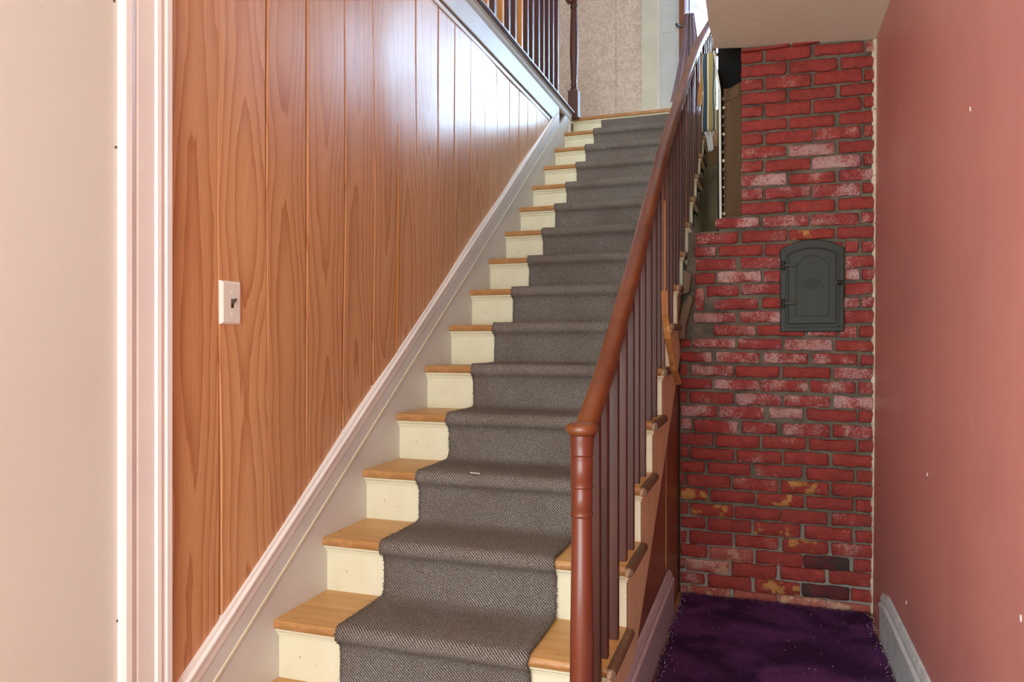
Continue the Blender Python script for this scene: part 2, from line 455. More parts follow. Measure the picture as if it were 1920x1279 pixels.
# bright raw edge in the open seam between the two sheets
m = MB(); zs_ = [nose(2.66) + .2 + i * .06 for i in range(17)]
m.add([(XW + .0105 + bulge(2.66, z) + dx, 2.664 + .006 * math.sin(z * 2 + 5) + dy, z) for z in zs_ for dx, dy in ((-.01, -.0025), (.001, -.0025), (.001, .0022), (-.01, .0022))],
      [(i * 4 + j, i * 4 + (j + 1) % 4, i * 4 + 4 + (j + 1) % 4, i * 4 + 4 + j) for i in range(16) for j in range(4)])
m.build('seam_strip', 'honey', wall_left)
# plain painted wall nearer the door
pw = MB().box(XW - .004, XW + .006, -.25, 1.33, 0, ZF0 + .05).build('plain_wall_sheet', 'leftwall', wall_left)
for px, py in ((217, 276), (220, 1164), (214, 2)):
    p = on_x(px, py, XW + .006); m = MB()
    m.prism([(p.y + .003 * math.cos(a), p.z + .0035 * math.sin(a)) for a in [i * math.pi / 4 for i in range(8)]], 'x', p.x - .001, p.x + .001)
    m.build('nail_hole', 'toggle', wall_left)
# door casing: moulded profile
prof = [(0, 0), (0, .016), (.006, .022), (.02, .024), (.034, .019), (.036, .017), (.04, .017), (.043, .019), (.09, .021), (.094, .027), (.104, .029), (.108, .024), (.118, .024), (.121, .030), (.136, .031), (.14, .026), (.14, 0)]
m = MB(); m.prism([(XW + .004 + b, 1.316 + a) for a, b in prof], 'z', 0, ZF0 + .05)
casing = struct(m.build('trim_1', 'white'), 'white moulded door casing at the edge of the wood panelling', 'trim')

# entrance end behind the camera
m = MB(); m.box(-1.56, -1.3, -1.92, -1.8, 0, 2.6); m.box(.4, .56, -1.92, -1.8, 0, 2.6); m.box(-1.3, .4, -1.92, -1.8, 2.52, 2.6); m.box(-1.3, .4, -1.92, -1.8, 0, .38)
struct(m.build('wall_front', 'leftwall'), 'cream entrance wall around the glazed front opening', 'wall')

# ceiling over the hall, sagging a little to the right, ragged at the stair opening
def zc(x): return H + 1.392 - .0655 * (x + .104)
m = MB(); edge = []
yy = -1.92
while yy < YB + .06:
    edge.append((-.228 + .008 * mnoise.noise(Vector((yy * 9, 2, 1))) + .004 * random.uniform(-1, 1), yy)); yy += .07
top = [(x, y) for x, y in edge] + [(.60, YB + .06), (.60, -1.92)]
n = len(top)
m.add([(x, y, zc(x)) for x, y in top] + [(x, y, ZL - .02) for x, y in top], [tuple(range(n)), tuple(range(n, 2 * n))] + [(i, (i + 1) % n, n + (i + 1) % n, n + i) for i in range(n)])
struct(m.build('ceiling', 'ceil'), 'beige plaster ceiling with broken edge above the brick', 'ceiling')
m = MB(); m.box(-1.56, -.2, -1.92, 1.75, H + 1.45, ZL - .02)
struct(m.build('ceiling_stair_end', 'ceil'), 'beige plaster ceiling over the entrance beside the stair opening', 'ceiling')

# upper storey
m = MB(); m.box(-3.1, XW - .01, .6, 6.95, ZF0 + .06, ZL - .03)
struct(m.build('floor_gallery', 'floorwood'), 'upper gallery floor to the left of the stair opening', 'floor')
m = MB(); m.box(-1.43, -.2, Yk(15) + .06, 6.95, ZL - .3, ZL - .031)
struct(m.build('floor_landing', 'floorwood'), 'landing floor at the top of the stair', 'floor')
m = MB(); m.box(-.2, 1.5, -1.9, 6.95, ZL - .03, ZL)
struct(m.build('floor_upper', 'floorwood'), 'upper floor to the right of the stair opening', 'floor')
m = MB(); YU = 6.9
W1, W2, WZ0, WZ1 = (-.68, .30), (.55, 1.15), H + 2.0, H + 3.6
m.box(-3.1, W1[0], YU, YU + .1, 0, 5.6); m.box(W1[0], 1.5, YU, YU + .1, 0, WZ0); m.box(W1[0], 1.5, YU, YU + .1, WZ1, 5.6)
m.box(W1[1], W2[0], YU, YU + .1, WZ0, WZ1); m.box(W2[1], 1.5, YU, YU + .1, WZ0, WZ1)
wall_back = struct(m.build('wall_back', 'wallpaper'), 'beige patterned wallpaper wall at the head of the stair', 'wall')
p = on_y(1155, 100, YU); MB().box(p.x - .0015, p.x + .0015, YU - .002, YU + .004, ZL, 5.5).build('paper_seam', 'greywood', wall_back)
struct(MB().box(-3.2, -3.1, .5, 7, ZL - .2, 5.6).build('wall_gallery', 'wallpaper'), 'beige wall along the far side of the gallery', 'wall')
struct(MB().box(1.5, 1.6, -1.9, 7, ZL - .2, 5.6).build('wall_upper_right', 'wallpaper'), 'beige upstairs wall to the right', 'wall')
struct(MB().box(-3.2, -1.9, -2.02, -1.92, 2.5, 5.6).box(.5, 1.6, -2.02, -1.92, 2.5, 5.6).box(-1.9, .5, -2.02, -1.92, 2.5, 3.55).box(-1.9, .5, -2.02, -1.92, 5.05, 5.6).build('wall_upper_front', 'wallpaper'), 'beige upstairs wall above the entrance', 'wall')  # opening cut for the added upper fill
struct(MB().box(-3.2, 1.6, -2.02, 7, 5.6, 5.7).build('ceiling_upper', 'leftwall'), 'pale upstairs ceiling', 'ceiling')

# upstairs closet door with casing, window with brown casing
m = MB(); m.box(-1.085, -.935, YU - .03, YU, ZL, H + 4.2)
struct(m.build('trim_2', 'casing'), 'pale door casing beside the beige wallpaper upstairs', 'trim')
d1 = struct(MB().box(-.926, -.744, YU - .022, YU, ZL, H + 4.1).build('door_1', 'door'), 'pale blue white closet door strip upstairs', 'door')
for (a, b) in ((ZL + .12, ZL + 1.0), (ZL + 1.12, ZL + 1.9)):
    MB().box(-.90, -.77, YU - .028, YU - .021, a, b).build('door_panel', 'door', d1, bevel=.004)
MB().box(-.936, -.927, YU - .034, YU - .001, ZL, H + 4.15).build('door_stop', 'white', d1)
for i, (a, b) in enumerate((W1, W2)):
    e = struct(empty('window_%d' % (i + 1), ((a + b) / 2, YU, WZ0)), ['bright upstairs window with brown wooden casing behind the handrail', 'second upstairs window with brown wooden casing'][i], 'window')
    m = MB(); m.box(a - .062, a, YU - .04, YU + .02, WZ0 - .3, WZ1 + .06); m.build('casing', 'honey' if False else 'rail', e)
    MB().box(b, b + .062, YU - .04, YU + .02, WZ0 - .06, WZ1 + .06).build('casing', 'rail', e)
    MB().box(a - .062, b + .062, YU - .045, YU + .02, WZ1, WZ1 + .08).build('casing_head', 'rail', e)
    MB().box(a - .08, b + .08, YU - .09, YU + .02, WZ0 - .04, WZ0).build('sill', 'rail', e)
    m = MB(); zm = (WZ0 + WZ1) / 2
    for x in (a, b - .035): m.box(x, x + .035, YU + .03, YU + .06, WZ0, WZ1)
    for z in (WZ0, zm - .02, WZ1 - .035): m.box(a, b, YU + .03, YU + .06, z, z + .035)
    m.build('sash', 'white', e)
    for z0, z1 in ((WZ0 + .035, zm - .02), (zm + .015, WZ1 - .035)):
        MB().box(a + .035, b - .035, YU + .043, YU + .047, z0, z1).build('pane', 'glass', e)

# ------------------------------------------------------------------ fascia of the gallery
gf = struct(empty('trim_3', (XW, 1.7, ZF0)), 'white fascia board under the gallery above the panelling', 'trim')
ya, yb = 1.2, 5.13
MB().box(XW, XW + .016, ya, yb - .22, H + 1.547, H + 1.571).build('lower_bead', 'white', gf, bevel=.003)
MB().box(XW, XW + .012, ya, yb - .1, H + 1.571, H + 1.586).build('shadow_groove', 'greywood', gf)
MB().box(XW, XW + .022, ya, yb, H + 1.584, H + 1.707).build('fascia_board', 'skirt', gf, bevel=.002)
m = MB(); m.prism([(XW, H + 1.704), (XW + .024, H + 1.704), (XW + .034, H + 1.718), (XW + .03, H + 1.722), (XW + .03, H + 1.735), (XW + .042, H + 1.742), (XW, H + 1.742)], 'y', ya, 5.46)
m.build('moulding', 'skirt', gf)
m = MB(); m.prism([(XW - .1, H + 1.742), (XW + .05, H + 1.742), (XW + .058, H + 1.752), (XW + .058, H + 1.762), (XW + .05, H + 1.770), (XW - .1, H + 1.770)], 'y', ya, 5.5)
m.build('nosing_cap', 'mahog', gf)

# ------------------------------------------------------------------ staircase
st = tag(empty('staircase', (-.9, Y0, 0)), 'straight wooden staircase with honey treads and cream risers', 'staircase')
def band(y0, y1, lo, hi, x0, x1, name, mat, bev=0, ylast=None):
    pts = [(y0, nose(y0) + lo), (y1, nose(y1) + lo), (y1, nose(y1) + hi), (y0, nose(y0) + hi)]
    return MB().prism(pts, 'x', x0, x1).build(name, mat, st, bevel=bev)
YS1 = Y0 - .30; YE = 5.0
band(YS1, 5.42, -.40, .105, XW - .002, XS, 'skirt_board', 'skirt')
band(YS1, 5.13, .10, .168, XW - .002, XS + .003, 'skirt_upper_board', 'skirt', .002)
ln = band(YS1, 5.10, .098, .107, XW - .002, XS + .006, 'skirt_bead', 'cream')
# cap moulding
m = MB(); pr = [(0, .165), (.020, .165), (.026, .172), (.026, .205), (.031, .209), (.031, .217), (.022, .222), (.020, .230), (0, .236)]
vs = []; n = len(pr)
for y in (YS1, 5.10): vs += [(XW + a, y, nose(y) + b) for a, b in pr]
m.add(vs, [tuple(range(n)), tuple(range(n, 2 * n))] + [(i, (i + 1) % n, n + (i + 1) % n, n + i) for i in range(n)])
m.build('skirt_cap_moulding', 'white', st)
MB().box(XW, XS + .006, 5.40, 5.47, Zk(14), ZL - .05).build('end_trim', 'white', st)

def round_nose(y0, y1, z1, th, n=6):
    """outline (y,z) of a tread with a rounded front edge"""
    r = th / 2; pts = []
    for i in range(n + 1):
        a = math.pi / 2 + math.pi * i / n
        pts.append((y0 + r + r * .9 * math.cos(a), z1 - r + r * math.sin(a)))
    return pts + [(y1, z1 - th), (y1, z1)]
TH = .03
for k in range(0, 16):
    yb_ = Yk(k + 1) + .032 if k < 15 else 6.89
    o = MB().prism(round_nose(Yk(k), yb_, Zk(k), TH), 'x', XS - .004, -.382).build('tread', 'tread', st, center=(-.9, Yk(k), Zk(k)))
    smooth_angle(o, 30)
    if k < 15:
        m = MB(); r = TH / 2; pts = [(-.384 + .0, Zk(k) - TH)]
        pts = []
        for i in range(7):
            a = -math.pi / 2 + math.pi * i / 6; pts.append((-.372 + r * .8 * math.cos(a), Zk(k) - r + r * math.sin(a)))
        pts = [(-.383, Zk(k) - TH)] + pts + [(-.383, Zk(k))]
        o = m.prism(pts, 'y', Yk(k) + .001, Yk(k + 1) + .028).build('return_nosing', 'edge', st, center=(-.37, Yk(k), Zk(k))); smooth_angle(o, 30)
    zb = Zk(k - 1) if k > 0 else 0
    MB().box(XS - .004, XO, Yk(k) + .032, Yk(k) + .05, zb - .01, Zk(k) - TH + .002).build('riser', 'cream', st, center=(-.9, Yk(k), zb))
    m = MB(); m.prism([(Yk(k) + .033, Zk(k) - TH), (Yk(k) + .012, Zk(k) - TH), (Yk(k) + .014, Zk(k) - TH - .006), (Yk(k) + .022, Zk(k) - TH - .012), (Yk(k) + .026, Zk(k) - TH - .022), (Yk(k) + .033, Zk(k) - TH - .022)], 'x', XS - .003, XO + .004)
    m.build('scotia', 'cream', st)
    if k < 15:
        m = MB(); m.prism([(XO - .001, Zk(k) - TH), (XO + .012, Zk(k) - TH), (XO + .009, Zk(k) - TH - .008), (XO + .004, Zk(k) - TH - .013), (XO - .001, Zk(k) - TH - .015)], 'y', Yk(k) + .014, Yk(k + 1) + .02)
        m.build('side_scotia', 'tan', st)
# outer carriage board with saw-tooth top (bare tan wood), up to the brick; rough plaster beyond
def saw(k0, k1, low):
    top = []
    for k in range(k0, k1 + 1):
        top += [(Yk(k) + .045, Zk(k - 1) - (TH if k > k0 else TH)), (Yk(k) + .045, Zk(k) - TH)]
    top.append((Yk(k1 + 1) + .045, Zk(k1) - TH))
    ya_, yb__ = top[0][0], top[-1][0]
    lo = [(yb__, max(0, nose(yb__) - low)), (ya_, max(0, nose(ya_) - low))]
    if nose(ya_) - low < 0:
        yz = Y0 + (low / RISE - 1) * RUN
        lo = [(yb__, nose(yb__) - low), (yz, 0), (ya_, 0)]
    return top + lo
def fan(pts, x0, x1, name, mat, parent, **kw):
    return MB().prism(pts, 'x', x0, x1).build(name, mat, parent, **kw)
for k in range(0, 8):      # carriage cut piece by piece so that each outline stays convex
    y0_, y1_ = Yk(k) + .045, Yk(k + 1) + .045
    lo0, lo1 = max(0, nose(y0_) - .46), max(0, nose(y1_) - .46)
    pts = [(y0_, lo0)] + ([] if lo0 > 0 or lo1 <= 0 else [(Y0 + (.46 / RISE - 1) * RUN, 0)]) + [(y1_, lo1), (y1_, Zk(k) - TH), (y0_, Zk(k) - TH)]
    fan(pts, XO - .028, XO, 'carriage_piece', 'tan', st, center=(XO, y0_, 0))
yd = Yk(8) + .045
pts = [(yd, nose(yd) - .46)]
for k in range(8, 15):
    pass
for k in range(8, 15):
    y0_, y1_ = Yk(k) + .045, Yk(k + 1) + .045
    jag = [random.uniform(.10, .17) for _ in range(3)]
    # broken dark strip under the treads, then grey plaster below
    fan([(y0_, Zk(k) - .30), (y1_, Zk(k) - .30), (y1_, Zk(k) - TH), (y0_, Zk(k) - TH)], XO - .05, XO - .018, 'lath_strip', 'black', st)
    ym = y0_ + random.uniform(.3, .6) * RUN
    fan([(y0_ - .002, 0), (y1_ + .002, 0), (y1_ + .002, Zk(k) - .05 - jag[2]), (ym, Zk(k) - jag[1] - .09), (y0_ - .002, Zk(k - 1) - .05 - .0)], XO - .03, XO - .006, 'plaster_side', 'plaster', st)
# red-brown hardboard below the carriage, two sheets with an open joint
yj = 3.16
for a, b, x in ((Y0 + (.45 / RISE - 1) * RUN + .02, yj, XO - .012), (yj + .004, YB + .04, XO - .008)):
    fan([(a, 0), (b, 0), (b, nose(b) - .44), (a, nose(a) - .44)], x - .006, x, 'side_panel', 'brownpanel', st)
MB().box(XO - .02, XO - .009, yj - .002, yj + .006, .26, .62).build('joint_gap', 'rawwood', st)
fan([(Y0, 0), (YB + .6, 0), (YB + .6, nose(YB + .6) - .5), (Y0, .01)], XO - .06, XO - .04, 'inner_side', 'plaster', st)
# baseboard of the stair side, torn off before the brick
m = MB(); pr = [(0, 0), (.018, 0), (.018, .165), (.022, .170), (.022, .178), (.014, .186), (.016, .2), (.008, .222), (0, .230)]
vs = []; yA, yB_ = 1.95, 3.30; n = len(pr)
for y in (yA, yB_): vs += [(XO - .010 + a, y - (.0 if y < 3 else max(0, b - .15) * .9), b) for a, b in pr]
m.add(vs, [tuple(range(n)), tuple(range(n, 2 * n))] + [(i, (i + 1) % n, n + (i + 1) % n, n + i) for i in range(n)])
struct(m.build('baseboard_stair', 'base'), 'lavender white moulded baseboard along the stair side', 'baseboard')
# baseboard of the right wall
m = MB(); pr = [(0, 0), (-.02, 0), (-.02, .16), (-.024, .165), (-.024, .176), (-.015, .185), (-.017, .2), (-.010, .222), (0, .235)]
vs = []; n = len(pr); ys = [-1.8, 1.5, 2.2, 2.6, 2.9, 3.15, 3.3]
for y in ys:
    s = 1 if y < 3.2 else .86
    vs += [(.458 + a, y - (0 if y < 3.2 else 0), b * s) for a, b in pr]
fs = [tuple(range(n))[::-1], tuple(range(len(vs) - n, len(vs)))]
for i in range(len(ys) - 1): fs += [(i * n + j, i * n + (j + 1) % n, (i + 1) * n + (j + 1) % n, (i + 1) * n + j) for j in range(n)]
m.add(vs, fs); struct(m.build('baseboard_right', 'basegrey'), 'worn grey white baseboard along the pink wall', 'baseboard')

# ------------------------------------------------------------------ balustrade
XB = -.405
rl = tag(empty('stair_railing', (XB, 1.70, Zk(0))), 'dark varnished stair balustrade with turned newel and worn handrail', 'railing')
# newel
NX, NYY = -.41, 1.703
zt = H - .215
pr = [(.034, 0), (.034, .02), (.0305, .05), (.0285, .25), (.0240, .575), (.0228, .577), (.0228, .580), (.0262, .582), (.0270, .586), (.0262, .590), (.0242, .592), (.0242, .596), (.0250, .598), (.0252, .640), (.0238, .642), (.0238, .645), (.0268, .647), (.0274, .650), (.0268, .653), (.0250, .655), (.0250, .659), (.0260, .661), (.0265, .712), (.0250, .714), (.0250, .717), (.0272, .719), (.0276, .722), (.0266, .725), (.0285, .745), (.0285, .765)]
zn = Zk(0); sc = (zt - zn) / .765
m = MB().lathe((NX, NYY, zn), [(r, z * sc) for r, z in pr]); o = m.build('newel', 'newel', rl, center=(NX, NYY, zn)); smooth_angle(o, 40)
m = MB().lathe((NX, NYY, zt), [(.030, -.001), (.036, .004), (.0385, .011), (.038, .019), (.034, .025), (.024, .029), (.008, .031)]); o = m.build('newel_cap', 'rail', rl); smooth_angle(o, 60)
# handrail path (y, z, x)
RP = [(1.722, -.212, -.409), (1.77, -.182, -.408), (1.84, -.140, -.407), (1.93, -.085, -.405), (2.05, .002, -.404), (2.2, .108, -.404), (2.42, .26, -.404), (2.64, .43, -.404), (2.92, .64, -.405), (3.2, .845, -.406), (3.75, 1.225, -.402), (4.3, 1.595, -.398), (4.75, 1.885, -.39), (5.1, 2.10, -.375), (5.5, 2.34, -.36)]
def rail_at(y):
    for a, b in zip(RP, RP[1:]):
        if a[0] <= y <= b[0]:
            t = (y - a[0]) / (b[0] - a[0]); return a[1] + t * (b[1] - a[1]) + H, a[2] + t * (b[2] - a[2])
    return RP[-1][1] + H, RP[-1][2]
rp = []
for a in [(-.6 * math.pi + 1.2 * math.pi * i / 0.5) for i in range(0)]: pass
for i in range(16):
    a = 2 * math.pi * i / 16; rp.append((.0255 * math.copysign(abs(math.cos(a)) ** .8, math.cos(a)), .028 * math.copysign(abs(math.sin(a)) ** .8, math.sin(a))))
def catmull(P, n=4):
    out = []
    for i in range(len(P) - 1):
        p0 = P[max(i - 1, 0)]; p1 = P[i]; p2 = P[i + 1]; p3 = P[min(i + 2, len(P) - 1)]
        for j in range(n):
            t = j / n
            out.append(tuple(.5 * ((2 * b) + (-a + c) * t + (2 * a - 5 * b + 4 * c - d) * t * t + (-a + 3 * b - 3 * c + d) * t ** 3) for a, b, c, d in zip(p0, p1, p2, p3)))
    out.append(P[-1]); return out
path = [(x, y, z + H) for y, z, x in catmull(RP)]
o = MB().sweep(path, rp).build('handrail', 'rail', rl); smooth_angle(o, 60)
# balusters, two on each tread
BW = .0127
def baluster_mesh(x, y, z0, z1, w=BW, lean=0):
    m = MB()
    m.add([(x - w, y - w, z0), (x + w, y - w, z0), (x + w, y + w, z0), (x - w, y + w, z0), (x + lean - w, y - w, z1), (x + lean + w, y - w, z1), (x + lean + w, y + w, z1), (x + lean - w, y + w, z1)],
          [(0, 3, 2, 1), (4, 5, 6, 7), (0, 1, 5, 4), (1, 2, 6, 5), (2, 3, 7, 6), (3, 0, 4, 7)])
    return m
for k in range(0, 15):
    for j, dy in enumerate((.068, .199)):
        y = Yk(k) + dy
        if k == 0 and j == 0: continue
        if k == 0: y = Yk(0) + .243
        zr, xr_ = rail_at(y)
        mat = 'mahog'
        if (k, j) in ((5, 1), (9, 0), (10, 1), (12, 0)): mat = 'rail'
        m = baluster_mesh(XB + .002 * random.uniform(-1, 1), y, Zk(k) - .005, zr - .004, BW * random.uniform(.95, 1.05), (xr_ - XB))
        m.build('baluster', mat, rl, bevel=.0015, seg=1, center=(XB, y, Zk(k)))
# splintered face on one baluster and the broken one hanging outside the stair
m = MB(); y = Yk(5) + .199
zz = [Zk(5) + .25 + i * .04 for i in range(12)]
pts = [(y - .0125 - .004 * random.random(), z) for z in zz] + [(y - .004 + .006 * random.random(), z) for z in reversed(zz)]
m.prism(pts, 'x', XB + .010, XB + .0155).build('splinter', 'rawwood', rl)
A = [on_x(1246, 545, -.352), on_x(1247, 590, -.350), on_x(1252, 632, -.345), on_x(1263, 690, -.342), on_x(1272, 718, -.340)]
o = MB().sweep(A, [(-.012, -.009), (.012, -.009), (.012, .009), (-.012, .009)], up=Vector((0, 1, 0))).build('broken_baluster', 'rawwood', rl, bevel=.002)
# landing newel at the top of the handrail
MB().box(-.395, -.335, 5.56, 5.62, ZL, ZL + .95).build('landing_post', 'mahog', rl, bevel=.004)

# gallery balustrade
gr = tag(empty('gallery_railing', (-1.41, 5.5, ZL)), 'dark gallery balustrade above the fascia with a few honey balusters', 'railing')
for px, mt in ((878, 'mahog'), (894, 'mahog'), (910, 'honey'), (924, 'mahog'), (939, 'honey'), (951, 'mahog'), (963, 'mahog'), (975, 'honey'), (986, 'mahog'), (995.5, 'mahog'), (1007, 'mahog'), (1016, 'mahog'), (1025.5, 'mahog'), (1034, 'mahog'), (1043, 'mahog')):
    p = on_x(px, 0, XW + .004)
    baluster_mesh(XW + .004, p.y, H + 1.768, H + 2.62, .0155).build('baluster', mt, gr, bevel=.002, seg=1, center=(XW, p.y, ZL))
MB().sweep([(XW + .004, 3.2, H + 2.64), (XW + .004, 5.5, H + 2.64)], rp).build('handrail', 'rail', gr)
m = MB().lathe((-1.385, 5.5, ZL), [(.024, .18), (.028, .19), (.030, .205), (.026, .215), (.022, .225), (.027, .24), (.0235, .255), (.026, .30), (.0335, .48), (.0325, .60), (.026, .80), (.024, .82), (.031, .83), (.031, .845), (.024, .86), (.026, .9), (.03, 1.0)], 20)
o = m.build('newel_shaft', 'mahog', gr); smooth_angle(o, 40)
MB().box(-1.425, -1.345, 5.46, 5.54, ZL - .02, ZL + .19).build('newel_base', 'mahog', gr, bevel=.006)

# ------------------------------------------------------------------ stair runner
XC0, XC1 = -1.182, -.596
prof = []
def addp(y, z): prof.append((y, z))
T = .011
addp(Yk(0) + .02, .005)
for k in range(0, 16):
    yr = Yk(k) + .032 - T
    zb = (Zk(k - 1) if k else 0) + T
    addp(yr - .004, zb + .012); addp(yr, zb + .03); addp(yr, Zk(k) - TH - .035)
    addp(yr - .008, Zk(k) - TH - .014)
    if k == 15:
        addp(yr - .004, Zk(k) - TH - .008); break
    for i in range(6):
        a = math.radians(250 - i * 32)
        addp(Yk(k) + .013 + (.013 + T) * math.cos(a), Zk(k) - .015 + (.015 + T) * math.sin(a))
    addp(Yk(k) + .10, Zk(k) + T); addp(Yk(k) + .2, Zk(k) + T); addp(Yk(k + 1) + .032 - T - .012, Zk(k) + T + .002)
s_ = [0]
for a, b in zip(prof, prof[1:]): s_.append(s_[-1] + math.hypot(a[0] - b[0], a[1] - b[1]))
vs = []; NXC = 30; uvs = []
for i, (y, z) in enumerate(prof):
    for j in range(NXC + 1):
        t = j / NXC; x = XC0 + (XC1 - XC0) * t
        if j in (0, NXC): x += .004 * mnoise.noise(Vector((s_[i] * 20, j, 0))) + .0025 * random.uniform(-1, 1)
        wv = .0018 * mnoise.noise(Vector((x * 9, s_[i] * 9, 0)))
        vs.append((x, y - wv, z + wv)); uvs.append((x, s_[i]))
me = bpy.data.meshes.new('stair_runner'); W_ = NXC + 1
fs = [(i * W_ + j, i * W_ + j + 1, (i + 1) * W_ + j + 1, (i + 1) * W_ + j) for i in range(len(prof) - 1) for j in range(NXC)]
me.from_pydata(vs, [], fs); uvl = me.uv_layers.new(name='UVMap')
for l in me.loops: uvl.data[l.index].uv = uvs[l.vertex_index]
me.materials.append(M['runner'])
for p in me.polygons: p.use_smooth = True
ro = bpy.data.objects.new('stair_runner', me); COL.objects.link(ro)
sm = ro.modifiers.new('thickness', 'SOLIDIFY'); sm.thickness = .009; sm.offset = -1
tag(ro, 'dark grey twill carpet runner laid up the stair treads', 'carpet')
# frayed tufts at the runner's edges
m = MB()
for i in range(len(prof) - 1):
    L = s_[i + 1] - s_[i]
    for q_ in range(int(L / .0035)):
        t = random.random(); y = prof[i][0] + (prof[i + 1][0] - prof[i][0]) * t; z = prof[i][1] + (prof[i + 1][1] - prof[i][1]) * t
        for x, sg in ((XC0, -1), (XC1, 1)):
            r = random.uniform(.002, .007); w_ = .0012
            m.add([(x - sg * .002, y - w_, z - .003), (x - sg * .002, y + w_, z - .001), (x + sg * r, y + random.uniform(-.004, .004), z + random.uniform(-.006, .003))], [(0, 1, 2)])
me2 = m.build('frayed_edge', 'runner', ro); me2['kind'] = 'stuff'
p = on_y(888, 903, Yk(3) - .012); p = Vector((p.x, Yk(3) + .002, Zk(3) + .0125))
m = MB().box(-.017, .017, -.003, .003, 0, .002); o = m.build('paper_scrap', 'lint'); o.location = p; o.rotation_euler = (.1, .12, .3)
tag(o, 'tiny white paper scrap lying on the grey runner', 'scrap')

# ------------------------------------------------------------------ brick wall
mb = MB()
DY = YB + .010
ol = [(XO - .03, 0), (.5, 0), (.5, zc(.5) + .01), (-.104, zc(-.104) + .01), (-.104, H + .60), (-.205, H + .60), (-.205, H + .535), (-.345, H + .535), (-.375, H + .02), (XO - .03, H + .0)]
def tri_poly(mb, pts, y0, y1):
    from mathutils.geometry import tessellate_polygon
    t = tessellate_polygon([[Vector((x, z, 0)) for x, z in pts]]); n = len(pts)
    mb.add([(x, y0, z) for x, z in pts] + [(x, y1, z) for x, z in pts], [tuple(f) for f in t] + [tuple(i + n for i in f) for f in t] + [(i, (i + 1) % n, n + (i + 1) % n, n + i) for i in range(n)])
ol = [(max(x, XO), z) for x, z in ol]
tri_poly(mb, ol, DY, YB + .22)
wall_brick = struct(mb.build('wall_brick', 'brickmortar'), 'red painted brick chimney wall with grey mortar and a stepped corner', 'wall')
C7 = (1280, 60, .3127); C8 = (1280, 420, .3127); C9 = (1240, 780, .344)
